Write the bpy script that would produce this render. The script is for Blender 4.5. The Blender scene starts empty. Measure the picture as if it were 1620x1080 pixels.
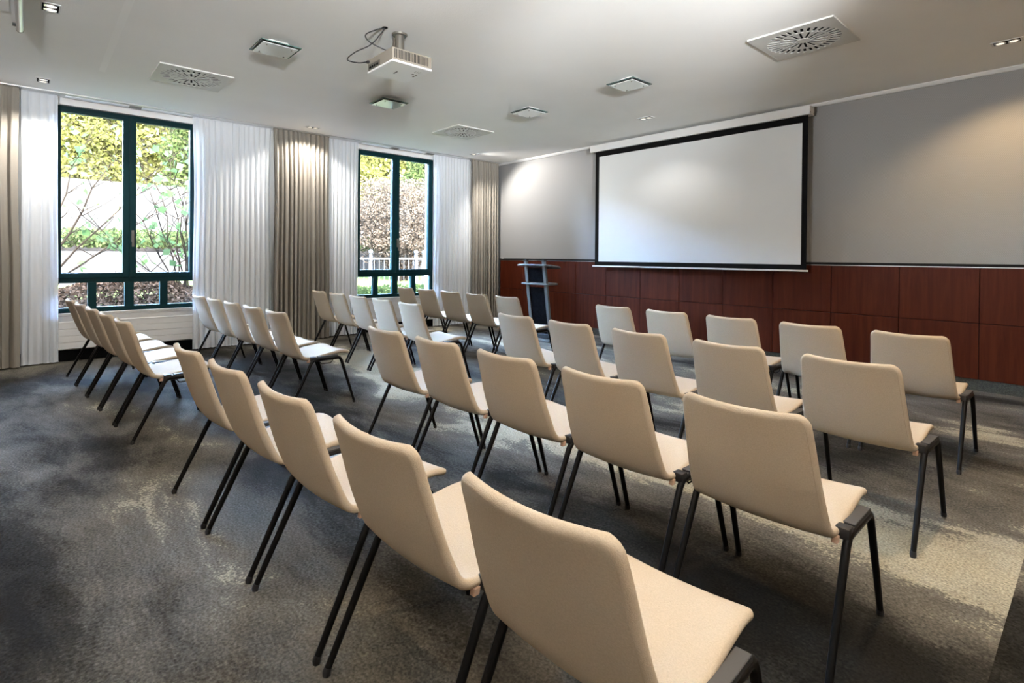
import bpy, bmesh, math, random
import numpy as np
from mathutils import Vector, Matrix
R = math.radians
PI = math.pi
scene = bpy.context.scene
col = scene.collection
random.seed(7)

# ------------------------------------------------------------------ camera
F_PX, YAW, PITCH, ROLL, SY = 849.14, .8398, -.0087, .008, -126.99
CAM = Vector((7.8728, -6.5839, 1.22))
fwd = Vector((-math.sin(YAW)*math.cos(PITCH), math.cos(YAW)*math.cos(PITCH), math.sin(PITCH)))
rgt = Vector((math.cos(YAW), math.sin(YAW), 0)); up = rgt.cross(fwd)
c_, s_ = math.cos(ROLL), math.sin(ROLL)
rgt, up = c_*rgt+s_*up, -s_*rgt+c_*up
cd = bpy.data.cameras.new('camera'); cam = bpy.data.objects.new('camera', cd); col.objects.link(cam)
m = Matrix((rgt, up, -fwd)).transposed().to_4x4(); m.translation = CAM
cam.matrix_world = m
cd.sensor_fit = 'HORIZONTAL'; cd.sensor_width = 36; cd.lens = F_PX/1620*36
cd.shift_y = SY/1620; cd.clip_end = 300; cd.clip_start = .02
scene.camera = cam

# ------------------------------------------------------------------ light
world = bpy.data.worlds.new('sky'); scene.world = world; world.use_nodes = True
wn = world.node_tree.nodes; wl = world.node_tree.links; wn.clear()
sky = wn.new('ShaderNodeTexSky'); sky.sky_type = 'NISHITA'; sky.sun_disc = False
sky.sun_elevation = R(48); sky.sun_rotation = R(100); sky.air_density = 1.0; sky.dust_density = 2.5
bg = wn.new('ShaderNodeBackground'); bg.inputs[1].default_value = 25.0
wo = wn.new('ShaderNodeOutputWorld')
wl.new(sky.outputs[0], bg.inputs[0]); wl.new(bg.outputs[0], wo.inputs[0])
sd = bpy.data.lights.new('sun', 'SUN'); sun = bpy.data.objects.new('sun', sd); col.objects.link(sun)
sd.energy = 5.0; sd.angle = R(3); sd.color = (1, .94, .84)
sun.rotation_euler = Vector((-.62, .25, -.75)).to_track_quat('-Z', 'Y').to_euler(); sun.location = (0, 0, 30)
DOWN_W = 22.0                      # watts of each downlight lamp
DOWN_COL = (1.0, .69, .37)
COOL = (1.0, .94, .86)            # whiter lamps along the window and screen walls
scene.view_settings.view_transform = 'Standard'; scene.view_settings.look = 'None'
scene.view_settings.gamma = 1; scene.view_settings.use_curve_mapping = False
scene.view_settings.exposure = 1.62
scene.cycles.use_denoising = True
scene.cycles.max_bounces = 10; scene.cycles.diffuse_bounces = 6; scene.cycles.transparent_max_bounces = 16
scene.cycles.sample_clamp_indirect = 6

# ------------------------------------------------------------------ material helpers
def new_mat(name):
    m = bpy.data.materials.new(name); m.use_nodes = True
    nt = m.node_tree; b = nt.nodes['Principled BSDF']
    return m, nt, b
def N(nt, t, **kw):
    n = nt.nodes.new(t)
    for k, v in kw.items():
        if k.startswith('i_'): n.inputs[int(k[2:])].default_value = v
        else: setattr(n, k, v)
    return n
def simple(name, c, rough=.6, metal=0, spec=.5, bump=None, var=.0, vscale=8):
    m, nt, b = new_mat(name)
    b.inputs['Base Color'].default_value = (*c, 1); b.inputs['Roughness'].default_value = rough
    b.inputs['Metallic'].default_value = metal; b.inputs['Specular IOR Level'].default_value = spec
    tc = N(nt, 'ShaderNodeTexCoord')
    if var:
        n = N(nt, 'ShaderNodeTexNoise'); n.inputs['Scale'].default_value = vscale; n.inputs['Detail'].default_value = 4
        nt.links.new(tc.outputs['Object'], n.inputs['Vector'])
        r = N(nt, 'ShaderNodeMapRange', i_1=.3, i_2=.7, i_3=1-var, i_4=1+var); nt.links.new(n.outputs[0], r.inputs[0])
        mx = N(nt, 'ShaderNodeVectorMath', operation='SCALE'); mx.inputs[0].default_value = c
        nt.links.new(r.outputs[0], mx.inputs['Scale']); nt.links.new(mx.outputs[0], b.inputs['Base Color'])
    if bump:
        n = N(nt, 'ShaderNodeTexNoise'); n.inputs['Scale'].default_value = bump[0]; n.inputs['Detail'].default_value = 3
        nt.links.new(tc.outputs['Object'], n.inputs['Vector'])
        bp = N(nt, 'ShaderNodeBump'); bp.inputs['Strength'].default_value = bump[1]; bp.inputs['Distance'].default_value = bump[2]
        nt.links.new(n.outputs[0], bp.inputs['Height']); nt.links.new(bp.outputs[0], b.inputs['Normal'])
    return m
def ramp(nt, stops, interp='LINEAR'):
    r = N(nt, 'ShaderNodeValToRGB'); cr = r.color_ramp; cr.interpolation = interp
    while len(cr.elements) < len(stops): cr.elements.new(.5)
    for e, (p, c) in zip(cr.elements, stops): e.position = p; e.color = (*c, 1)
    return r

M = {}
M['white_wall'] = simple('white_wall', (.80, .80, .79), .9, bump=(180, .15, .002))
M['tan_wall'] = simple('tan_wall', (.55, .41, .26), .9)
M['brown_wall'] = simple('brown_wall', (.34, .20, .10), .9)
M['ceiling'] = simple('ceiling_plaster', (.92, .92, .905), .95, spec=.1, bump=(130, .5, .003), var=.02, vscale=1.2)
M['fabric'] = simple('chair_fabric', (.50, .425, .33), .95, spec=.1, bump=(420, .6, .0016), var=.07, vscale=260)
M['seam'] = simple('chair_seam', (.40, .33, .25), .95, spec=.1)
M['black_metal'] = simple('black_metal', (.006, .006, .0065), .35, spec=.12)
M['black_plastic'] = simple('black_plastic', (.018, .018, .02), .5, spec=.35, bump=(900, .1, .0005))
M['grey_plastic'] = simple('grey_plastic', (.055, .055, .058), .55)
M['tan_tag'] = simple('tan_tag', (.50, .33, .24), .6)
M['black_matte'] = simple('black_matte', (.006, .006, .0065), .85, spec=.08)
M['black_trim'] = simple('black_trim', (.008, .008, .009), .6, spec=.15)
M['alu'] = simple('brushed_aluminium', (.62, .62, .62), .35, metal=1)
M['chrome'] = simple('chrome', (.8, .8, .8), .12, metal=1)
M['white_paint'] = simple('white_paint', (.74, .74, .74), .5)
M['off_white'] = simple('vent_white', (.64, .64, .62), .6)
M['frame_green'] = simple('dark_green_frame', (.0028, .026, .031), .45, spec=.12)
M['grey_curtain'] = simple('grey_curtain', (.30, .275, .24), .95, spec=.1, bump=(900, .3, .001), var=.08, vscale=300)
M['screen_white'] = simple('screen_white', (.70, .715, .725), .9, spec=.1)
M['lectern_grey'] = simple('lectern_grey', (.115, .118, .112), .5, spec=.3)
M['lectern_mesh'] = simple('lectern_mesh', (.006, .0062, .007), .9, spec=0, var=.4, vscale=30)
M['proj_side'] = simple('projector_side', (.27, .24, .20), .6)
M['proj_white'] = simple('projector_white', (.93, .93, .94), .4)
M['mount_grey'] = simple('mount_grey', (.16, .15, .13), .45, metal=.5)
M['plinth'] = simple('plinth_carpet', (.045, .042, .03), .95, var=.5, vscale=120)
M['sill'] = simple('stone_sill', (.52, .51, .49), .5, var=.08, vscale=30)
M['radiator'] = simple('radiator_white', (.80, .80, .80), .45)
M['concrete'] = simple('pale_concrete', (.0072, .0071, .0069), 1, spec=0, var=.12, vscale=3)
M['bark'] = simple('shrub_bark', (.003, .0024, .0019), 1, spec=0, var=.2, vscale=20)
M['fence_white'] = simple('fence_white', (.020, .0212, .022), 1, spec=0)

# wallpaper: grey with a fine diagonal weave
m, nt, b = new_mat('grey_wallpaper'); M['wallpaper'] = m
tc = N(nt, 'ShaderNodeTexCoord')
mp = N(nt, 'ShaderNodeMapping'); mp.inputs['Rotation'].default_value = (0, R(40), 0); nt.links.new(tc.outputs['Object'], mp.inputs[0])
wv = N(nt, 'ShaderNodeTexWave'); wv.inputs['Scale'].default_value = 34; wv.inputs['Distortion'].default_value = .8; wv.inputs['Detail'].default_value = 1
nt.links.new(mp.outputs[0], wv.inputs[0])
r = ramp(nt, [(0, (.255, .255, .258)), (1, (.325, .325, .325))]); nt.links.new(wv.outputs[0], r.inputs[0]); nt.links.new(r.outputs[0], b.inputs['Base Color'])
b.inputs['Roughness'].default_value = .75
bp = N(nt, 'ShaderNodeBump'); bp.inputs['Strength'].default_value = .3; bp.inputs['Distance'].default_value = .001
nt.links.new(wv.outputs[0], bp.inputs['Height']); nt.links.new(bp.outputs[0], b.inputs['Normal'])

# reddish mahogany veneer, vertical grain
m, nt, b = new_mat('mahogany_veneer'); M['wood'] = m
tc = N(nt, 'ShaderNodeTexCoord'); oi = N(nt, 'ShaderNodeObjectInfo')
geo = N(nt, 'ShaderNodeNewGeometry')
off = N(nt, 'ShaderNodeVectorMath', operation='SCALE'); off.inputs[0].default_value = (37, 11, 53); nt.links.new(oi.outputs['Random'], off.inputs['Scale'])
ad = N(nt, 'ShaderNodeVectorMath', operation='ADD'); nt.links.new(geo.outputs['Position'], ad.inputs[0]); nt.links.new(off.outputs[0], ad.inputs[1])
mp = N(nt, 'ShaderNodeMapping'); mp.inputs['Scale'].default_value = (9, 9, .55); nt.links.new(ad.outputs[0], mp.inputs[0])
n1 = N(nt, 'ShaderNodeTexNoise'); n1.inputs['Scale'].default_value = 2.2; n1.inputs['Detail'].default_value = 8; n1.inputs['Roughness'].default_value = .62; n1.inputs['Distortion'].default_value = .5
nt.links.new(mp.outputs[0], n1.inputs[0])
r = ramp(nt, [(.2, (.036, .0065, .0028)), (.5, (.066, .0125, .005)), (.8, (.10, .0215, .0085))]); nt.links.new(n1.outputs[0], r.inputs[0])
nt.links.new(r.outputs[0], b.inputs['Base Color']); b.inputs['Roughness'].default_value = .42; b.inputs['Specular IOR Level'].default_value = .12

# carpet: dark grey-brown ground with drifting pale cloud bands; another strip past the seam at x = 7.65
m, nt, b = new_mat('cloud_carpet'); M['carpet'] = m
geo = N(nt, 'ShaderNodeNewGeometry')
sep = N(nt, 'ShaderNodeSeparateXYZ'); nt.links.new(geo.outputs['Position'], sep.inputs[0])
def mth(op, a=None, bb=None, clamp=False):
    n = N(nt, 'ShaderNodeMath', operation=op); n.use_clamp = clamp
    for i, v in enumerate((a, bb)):
        if v is None: continue
        if isinstance(v, (int, float)): n.inputs[i].default_value = v
        else: nt.links.new(v, n.inputs[i])
    return n.outputs[0]
mp = N(nt, 'ShaderNodeMapping'); mp.inputs['Scale'].default_value = (.55, 1.15, 1); nt.links.new(geo.outputs['Position'], mp.inputs[0])
seam = mth('GREATER_THAN', sep.outputs['X'], 7.65)
sh = N(nt, 'ShaderNodeCombineXYZ'); nt.links.new(mth('MULTIPLY', seam, 13.7), sh.inputs[1])
ad = N(nt, 'ShaderNodeVectorMath', operation='ADD'); nt.links.new(mp.outputs[0], ad.inputs[0]); nt.links.new(sh.outputs[0], ad.inputs[1])
nA = N(nt, 'ShaderNodeTexNoise'); nA.inputs['Scale'].default_value = 1.25; nA.inputs['Detail'].default_value = 9; nA.inputs['Roughness'].default_value = .62; nA.inputs['Distortion'].default_value = .35
nt.links.new(ad.outputs[0], nA.inputs[0])
def bandy(y0, w):
    d = mth('DIVIDE', mth('SUBTRACT', sep.outputs['Y'], y0), w)
    return mth('POWER', 2.718, mth('MULTIPLY', mth('MULTIPLY', d, d), -1.0))
tilt = mth('MULTIPLY', sep.outputs['X'], .0)
band = mth('ADD', mth('MULTIPLY', bandy(-3.78, .36), .26), mth('MULTIPLY', bandy(-1.5, .4), .07))
dark = mth('MULTIPLY', bandy(-5.0, .62), -.10)
val = mth('ADD', mth('ADD', nA.outputs[0], band), dark)
val = mth('SUBTRACT', val, mth('MULTIPLY', seam, .17))
val = mth('ADD', mth('MULTIPLY', mth('SUBTRACT', val, .5), 1.7), .5)
fl = N(nt, 'ShaderNodeTexNoise'); fl.inputs['Scale'].default_value = 70; fl.inputs['Detail'].default_value = 2; nt.links.new(geo.outputs['Position'], fl.inputs[0])
val = mth('ADD', val, mth('MULTIPLY', mth('SUBTRACT', fl.outputs[0], .5), .30))
r = ramp(nt, [(.20, (.014, .0125, .0105)), (.38, (.034, .031, .026)), (.50, (.078, .072, .060)), (.62, (.115, .106, .087)), (.70, (.15, .138, .11)), (.735, (.29, .265, .20)), (.90, (.37, .34, .255))])
nt.links.new(val, r.inputs[0])
fm = N(nt, 'ShaderNodeTexNoise'); fm.inputs['Scale'].default_value = 110; fm.inputs['Detail'].default_value = 2; nt.links.new(geo.outputs['Position'], fm.inputs[0])
k = N(nt, 'ShaderNodeMapRange', i_1=.3, i_2=.7, i_3=.62, i_4=1.38); nt.links.new(fm.outputs[0], k.inputs[0])
mx = N(nt, 'ShaderNodeVectorMath', operation='SCALE'); nt.links.new(r.outputs[0], mx.inputs[0]); nt.links.new(k.outputs[0], mx.inputs['Scale'])
nt.links.new(mx.outputs[0], b.inputs['Base Color']); b.inputs['Roughness'].default_value = 1; b.inputs['Specular IOR Level'].default_value = .05
bp = N(nt, 'ShaderNodeBump'); bp.inputs['Strength'].default_value = .6; bp.inputs['Distance'].default_value = .004
nt.links.new(fm.outputs[0], bp.inputs['Height']); nt.links.new(bp.outputs[0], b.inputs['Normal'])

# sheer voile
m, nt, b = new_mat('white_voile'); M['voile'] = m
nt.nodes.remove(b); out = nt.nodes['Material Output']
d = N(nt, 'ShaderNodeBsdfDiffuse'); d.inputs[0].default_value = (.84, .875, .92, 1)
t = N(nt, 'ShaderNodeBsdfTranslucent'); t.inputs[0].default_value = (.84, .86, .90, 1)
tr = N(nt, 'ShaderNodeBsdfTransparent')
a1 = N(nt, 'ShaderNodeMixShader'); a1.inputs[0].default_value = .2; nt.links.new(d.outputs[0], a1.inputs[1]); nt.links.new(t.outputs[0], a1.inputs[2])
a2 = N(nt, 'ShaderNodeMixShader'); a2.inputs[0].default_value = .08; nt.links.new(a1.outputs[0], a2.inputs[1]); nt.links.new(tr.outputs[0], a2.inputs[2])
nt.links.new(a2.outputs[0], out.inputs[0])

# window glass and lamp glass
def glass(name, tint, refl):
    m, nt, b = new_mat(name); nt.nodes.remove(b); out = nt.nodes['Material Output']
    tr = N(nt, 'ShaderNodeBsdfTransparent'); tr.inputs[0].default_value = (*tint, 1)
    gl = N(nt, 'ShaderNodeBsdfGlossy'); gl.inputs['Roughness'].default_value = .02
    fr = N(nt, 'ShaderNodeFresnel'); fr.inputs[0].default_value = refl
    mx = N(nt, 'ShaderNodeMixShader'); nt.links.new(fr.outputs[0], mx.inputs[0]); nt.links.new(tr.outputs[0], mx.inputs[1]); nt.links.new(gl.outputs[0], mx.inputs[2])
    nt.links.new(mx.outputs[0], out.inputs[0]); return m
M['glass'] = glass('window_glass', (.96, .98, .97), 1.5)
M['lamp_glass'] = glass('lamp_glass', (.86, .94, .92), 1.7)
M['frost'] = simple('frosted_glass', (.74, .80, .78), .12, spec=1)

def emit(name, c, s):
    m, nt, b = new_mat(name); b.inputs['Base Color'].default_value = (*c, 1)
    b.inputs['Emission Color'].default_value = (*c, 1); b.inputs['Emission Strength'].default_value = s; return m
M['lens'] = emit('lamp_lens', (1, .93, .82), .30)

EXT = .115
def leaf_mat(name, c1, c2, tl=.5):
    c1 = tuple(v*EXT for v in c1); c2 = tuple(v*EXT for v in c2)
    m, nt, b = new_mat(name); nt.nodes.remove(b); out = nt.nodes['Material Output']
    geo = N(nt, 'ShaderNodeNewGeometry'); r = ramp(nt, [(0, c1), (1, c2)]); nt.links.new(geo.outputs['Random Per Island'], r.inputs[0])
    d = N(nt, 'ShaderNodeBsdfDiffuse'); t = N(nt, 'ShaderNodeBsdfTranslucent')
    nt.links.new(r.outputs[0], d.inputs[0]); nt.links.new(r.outputs[0], t.inputs[0])
    mx = N(nt, 'ShaderNodeMixShader'); mx.inputs[0].default_value = tl
    nt.links.new(d.outputs[0], mx.inputs[1]); nt.links.new(t.outputs[0], mx.inputs[2]); nt.links.new(mx.outputs[0], out.inputs[0]); return m
M['leaf_yellow'] = leaf_mat('yellow_green_leaf', (.125, .13, .028), (.21, .205, .07))
M['leaf_green'] = leaf_mat('green_leaf', (.055, .09, .028), (.13, .16, .056))
M['leaf_light'] = leaf_mat('pale_green_leaf', (.075, .14, .05), (.155, .225, .10))
M['leaf_brown'] = leaf_mat('dry_brown_leaf', (.08, .062, .045), (.165, .13, .10), .3)
M['leaf_litter'] = leaf_mat('leaf_litter', (.05, .031, .019), (.15, .10, .07), .1)
M['ivy'] = leaf_mat('ivy_leaf', (.031, .053, .019), (.095, .12, .047), .3)
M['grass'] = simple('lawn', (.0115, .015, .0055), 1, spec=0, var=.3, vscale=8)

# ------------------------------------------------------------------ mesh helpers
class MB:
    def __init__(s): s.v = []; s.f = []
    def add(s, vs, fs):
        o = len(s.v); s.v += [tuple(v) for v in vs]; s.f += [tuple(i+o for i in f) for f in fs]; return s
    def box(s, a, b):
        (x0, y0, z0), (x1, y1, z1) = a, b
        return s.add([(x0,y0,z0),(x1,y0,z0),(x1,y1,z0),(x0,y1,z0),(x0,y0,z1),(x1,y0,z1),(x1,y1,z1),(x0,y1,z1)],
                     [(0,3,2,1),(4,5,6,7),(0,1,5,4),(1,2,6,5),(2,3,7,6),(3,0,4,7)])
    def tube(s, pts, r, n=10, cap=True, sx=1.0):
        pts = [Vector(p) for p in pts]; rs = r if isinstance(r, (list, tuple)) else [r]*len(pts)
        vs = []; fs = []; prev = None
        for i, p in enumerate(pts):
            t = (pts[min(i+1, len(pts)-1)]-pts[max(i-1, 0)]).normalized()
            if prev is None:
                a = Vector((1, 0, 0)) if abs(t.x) < .9 else Vector((0, 0, 1))
                u = (a-a.dot(t)*t).normalized()
            else: u = (prev-prev.dot(t)*t).normalized()
            prev = u; w = t.cross(u)
            for k in range(n):
                an = 2*PI*k/n; vs.append(p+(u*math.cos(an)*sx+w*math.sin(an))*rs[i])
        for i in range(len(pts)-1):
            for k in range(n):
                fs.append((i*n+k, i*n+(k+1) % n, (i+1)*n+(k+1) % n, (i+1)*n+k))
        if cap: fs.append(tuple(range(n-1, -1, -1))); fs.append(tuple(range((len(pts)-1)*n, len(pts)*n)))
        return s.add(vs, fs)
    def cyl(s, c, r, z0, z1, n=24):
        return s.tube([(c[0], c[1], z0), (c[0], c[1], z1)], r, n)
    def lathe(s, prof, n=24, c=(0, 0, 0)):
        vs = []; fs = []
        for (r, z) in prof:
            for k in range(n): vs.append((c[0]+r*math.cos(2*PI*k/n), c[1]+r*math.sin(2*PI*k/n), c[2]+z))
        for i in range(len(prof)-1):
            for k in range(n): fs.append((i*n+k, i*n+(k+1) % n, (i+1)*n+(k+1) % n, (i+1)*n+k))
        return s.add(vs, fs)
    def poly(s, pts, d):
        pts = [Vector(p) for p in pts]; n = len(pts); d = Vector(d)
        return s.add(pts+[p+d for p in pts], [tuple(range(n-1, -1, -1)), tuple(range(n, 2*n))]+[(i, (i+1) % n, n+(i+1) % n, n+i) for i in range(n)])
    def mesh(s, name, mat, smooth=False, bevel=0, seg=2):
        me = bpy.data.meshes.new(name); me.from_pydata(s.v, [], s.f)
        bm = bmesh.new(); bm.from_mesh(me); bmesh.ops.recalc_face_normals(bm, faces=bm.faces)
        if bevel:
            es = [e for e in bm.edges if len(e.link_faces) == 2 and e.calc_face_angle(0) > .6]
            bmesh.ops.bevel(bm, geom=es, offset=bevel, segments=seg, affect='EDGES', profile=.5, clamp_overlap=True)
        bm.to_mesh(me); bm.free()
        if smooth:
            for p in me.polygons: p.use_smooth = True
            me.set_sharp_from_angle(angle=R(40))
        me.materials.append(M[mat] if isinstance(mat, str) else mat)
        return me
    def build(s, name, mat, parent=None, smooth=False, bevel=0, seg=2, loc=None):
        return link(name, s.mesh(name, mat, smooth, bevel, seg), parent, loc)
def link(name, me, parent=None, loc=None, rot=None):
    o = bpy.data.objects.new(name, me); col.objects.link(o)
    if parent: o.parent = parent
    if loc is not None: o.location = loc
    if rot is not None: o.rotation_euler = rot
    return o
def tag(o, label, cat, group=None, kind=None):
    if label: o['label'] = label
    if cat: o['category'] = cat
    if group: o['group'] = group
    if kind: o['kind'] = kind
    return o
def struct(o, label=None, cat=None):
    o['kind'] = 'structure'
    return tag(o, label, cat)
def empty(name, loc, rz=0):
    o = bpy.data.objects.new(name, None); col.objects.link(o); o.location = loc; o.rotation_euler = (0, 0, rz); o.empty_display_size = .1
    return o
def copy_tree(o, parent=None):
    c = o.copy(); col.objects.link(c); c.parent = parent
    for ch in list(o.children): copy_tree(ch, c)
    return c

# ------------------------------------------------------------------ the room
ZC = 2.965; X1 = 8.95; Y1 = -10.9; W0 = .2126; PW = .6227
struct(MB().box((-.35, Y1-.3, -.15), (X1+.3, .35, 0)).build('floor', 'carpet'), 'grey brown carpet with pale drifting cloud bands', 'floor')
struct(MB().box((-.35, Y1-.3, ZC), (X1+.3, .35, ZC+.25)).build('ceiling', 'ceiling'), 'off white plastered flat ceiling', 'ceiling')
wf = struct(MB().box((-.3, .012, 0), (X1+.2, .32, ZC)).build('wall_front', 'wallpaper'), 'grey woven wallpaper wall behind the projection screen', 'wall')
struct(MB().box((X1, Y1-.2, 0), (X1+.2, .012, ZC)).build('wall_right', 'tan_wall'), 'plain tan wall opposite the windows', 'wall')
struct(MB().box((-.3, Y1-.2, 0), (X1, Y1, ZC)).build('wall_back', 'brown_wall'), 'plain brown wall at the back of the room', 'wall')
# wainscot panels, each a piece of the wall
NP = 14
pm = {}
for row, (z0, z1) in enumerate(((.109, .6275), (.6335, 1.149))):
    pm[row] = MB().box((.003, -.008, z0), (PW-.003, .012, z1)).mesh('panel', 'wood', bevel=.0012, seg=1)
for i in range(NP):
    for row in (0, 1):
        link('panel', pm[row], wf, loc=(W0+i*PW, 0, 0))
MB().box((W0, .006, .10), (W0+NP*PW, .0125, 1.15)).build('panel_backing', 'black_matte', wf)
t1 = struct(MB().box((W0-.014, -.016, 1.156), (X1, .012, 1.184)).build('trim_1', 'black_trim'), 'black rail along the top of the wood panelling', 'trim')
MB().box((W0, -.012, 1.149), (X1, .012, 1.156)).build('metal_line', 'alu', t1)
MB().box((W0-.014, -.012, .0), (W0, .012, 1.156)).build('end_strip', 'black_trim', t1)
struct(MB().box((W0, .004, 0), (X1, .012, .109)).build('baseboard_front', 'plinth'), 'recessed dark plinth below the wood panelling', 'baseboard')
struct(MB().poly([(0, .012, 2.93), (0, -.004, 2.93), (0, -.012, 2.936), (0, -.028, ZC-.008), (0, -.028, ZC), (0, .012, ZC)], (X1, 0, 0)).build('trim_2', 'white_paint'), 'narrow white cornice where the wallpaper meets the ceiling', 'trim')
struct(MB().box((1.38, -6.10, ZC-.0006), (5.2, -6.05, ZC)).build('painted_light_band', simple('pale_strip', (.95, .95, .935), .9)), 'faint flat strip painting a band of light onto the ceiling', 'trim')  # paler strip paints a band of light falling across the ceiling

# window wall with three openings
WC = [-5.695, -2.08]; HW = .735; WT = 2.888; WB = .506
wb = MB(); edges = [Y1]
for c in sorted(WC): edges += [c-HW, c+HW]
edges.append(.012)
for i in range(0, len(edges), 2): wb.box((-.3, edges[i], 0), (0, edges[i+1], ZC))
for c in WC:
    wb.box((-.3, c-HW, 0), (0, c+HW, WB)); wb.box((-.3, c-HW, WT), (0, c+HW, ZC))
struct(wb.build('wall_left', 'white_wall'), 'white wall holding the green framed windows', 'wall')
struct(MB().box((0, Y1, 0), (.012, .0, .12)).build('baseboard_left', 'black_matte'), 'black baseboard under the windows', 'baseboard')

def window(n, yc, label):
    w = MB()
    XA, XB = -.12, -.05
    h = .73
    # outer frame, transom
    w.box((XA, yc-h, .536), (XB, yc-h+.04, 2.885)); w.box((XA, yc+h-.04, .536), (XB, yc+h, 2.885))
    w.box((XA, yc-h+.04, 2.85), (XB, yc+h-.04, 2.885)); w.box((XA, yc-h+.04, .536), (XB, yc+h-.04, .590))
    w.box((XA, yc-h+.04, .876), (XB, yc+h-.04, .935))
    o = struct(w.build('window_%d' % n, 'frame_green', bevel=.003, seg=1), label, 'window')
    # lower lights
    us = [-h+.04, -.352, -.274+.0]
    mull = [(-.395, -.315), (-.045, .045), (.315, .395)]
    for a, b_ in mull: MB().box((XA, yc+a, .590), (XB-.002, yc+b_, .876)).build('mullion', 'frame_green', o)
    lights = [(-h+.04, -.395), (-.315, -.045), (.045, .315), (.395, h-.04)]
    for a, b_ in lights: MB().box((-.09, yc+a, .590), (-.084, yc+b_, .876)).build('pane', 'glass', o)
    # two casements
    for s in (-1, 1):
        ya, yb = (yc-h+.04, yc) if s < 0 else (yc, yc+h-.04)
        g0 = yc+s*.065; g1 = yc+s*.635
        lo, hi = min(g0, g1), max(g0, g1)
        q = MB(); A, B = -.11, -.035
        q.box((A, ya+.0015, .935), (B, lo, 2.85)); q.box((A, hi, .935), (B, yb-.0015, 2.85))
        q.box((A, lo, .935), (B, hi, .99)); q.box((A, lo, 2.815), (B, hi, 2.85))
        sash = q.build('casement', 'frame_green', o, bevel=.003, seg=1)
        MB().box((-.078, lo, .99), (-.072, hi, 2.815)).build('pane', 'glass', sash)
        if s > 0:
            hb = MB(); y = yc+.03
            hb.box((B, y-.014, 1.36), (B+.012, y+.014, 1.50)); hb.tube([(B+.01, y, 1.45), (B+.045, y, 1.45)], .009, 8)
            hb.box((B+.036, y-.011, 1.30), (B+.05, y+.011, 1.465)); hb.build('handle', M['black_plastic'] if False else 'mount_grey', sash, bevel=.002, seg=1)
    sl = struct(MB().box((-.05, yc-HW-.03, WB), (.035, yc+HW+.03, WB+.03)).build('window_sill', 'sill', None, bevel=.003, seg=1))
    sl.parent = o
    return o
window(1, WC[0], 'dark green double window with bare shrub and pale walls outside')
window(2, WC[1], 'dark green double window with brown hedge and white fence outside')

# radiators under the windows
def radiator(yc, label):
    e = empty('radiator', (0, yc, .14))
    h = .30; hw = .66
    for k in range(4):
        MB().box((.055, -hw, k*h/4+.0015), (.088, hw, (k+1)*h/4-.0015)).build('lamella', 'radiator', e, bevel=.003, seg=1)
    MB().box((.03, -hw+.004, .0), (.062, hw-.004, h-.004)).build('core', 'radiator', e)
    MB().box((.03, -hw, h-.002), (.091, hw, h+.006)).build('top_grille', 'radiator', e, bevel=.002, seg=1)
    for s in (-1, 1): MB().box((0, s*hw*.7-.02, .05), (.031, s*hw*.7+.02, .2)).build('wall_bracket', 'radiator', e)
    for s in (-1, 1): MB().box((.03, s*hw-.004 if s > 0 else -hw-.004, 0), (.090, s*hw+.004 if s > 0 else -hw+.004, h)).build('side_cover', 'radiator', e)
    tag(e, label, 'radiator')
radiator(WC[0], 'long low white panel radiator below the window with the bare shrub')
radiator(WC[1], 'long low white panel radiator below the window facing the white fence')

# curtain track and curtains
tk = empty('curtain_track', (0, 0, ZC)); tag(tk, 'slim ceiling curtain track running above both windows', 'curtain track')
MB().box((.08, Y1+.02, -.012), (.25, -.01, 0)).build('rail', 'alu', tk)
for y0, y1 in ((-6.30, -5.72), (-5.60, -5.07), (-2.78, -2.28), (-2.14, -1.62)):
    MB().box((.085, y0, -.016), (.165, y1, -.012)).build('painted_slot_light', 'proj_white', tk)  # whiter strips paint the light reflected in the track slot
for y0, y1 in ((-5.72, -5.60), (-2.28, -2.14), (-1.62, -1.46)):
    MB().box((.083, y0, -.018), (.167, y1, -.012)).build('joint_clip', 'mount_grey', tk)

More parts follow.
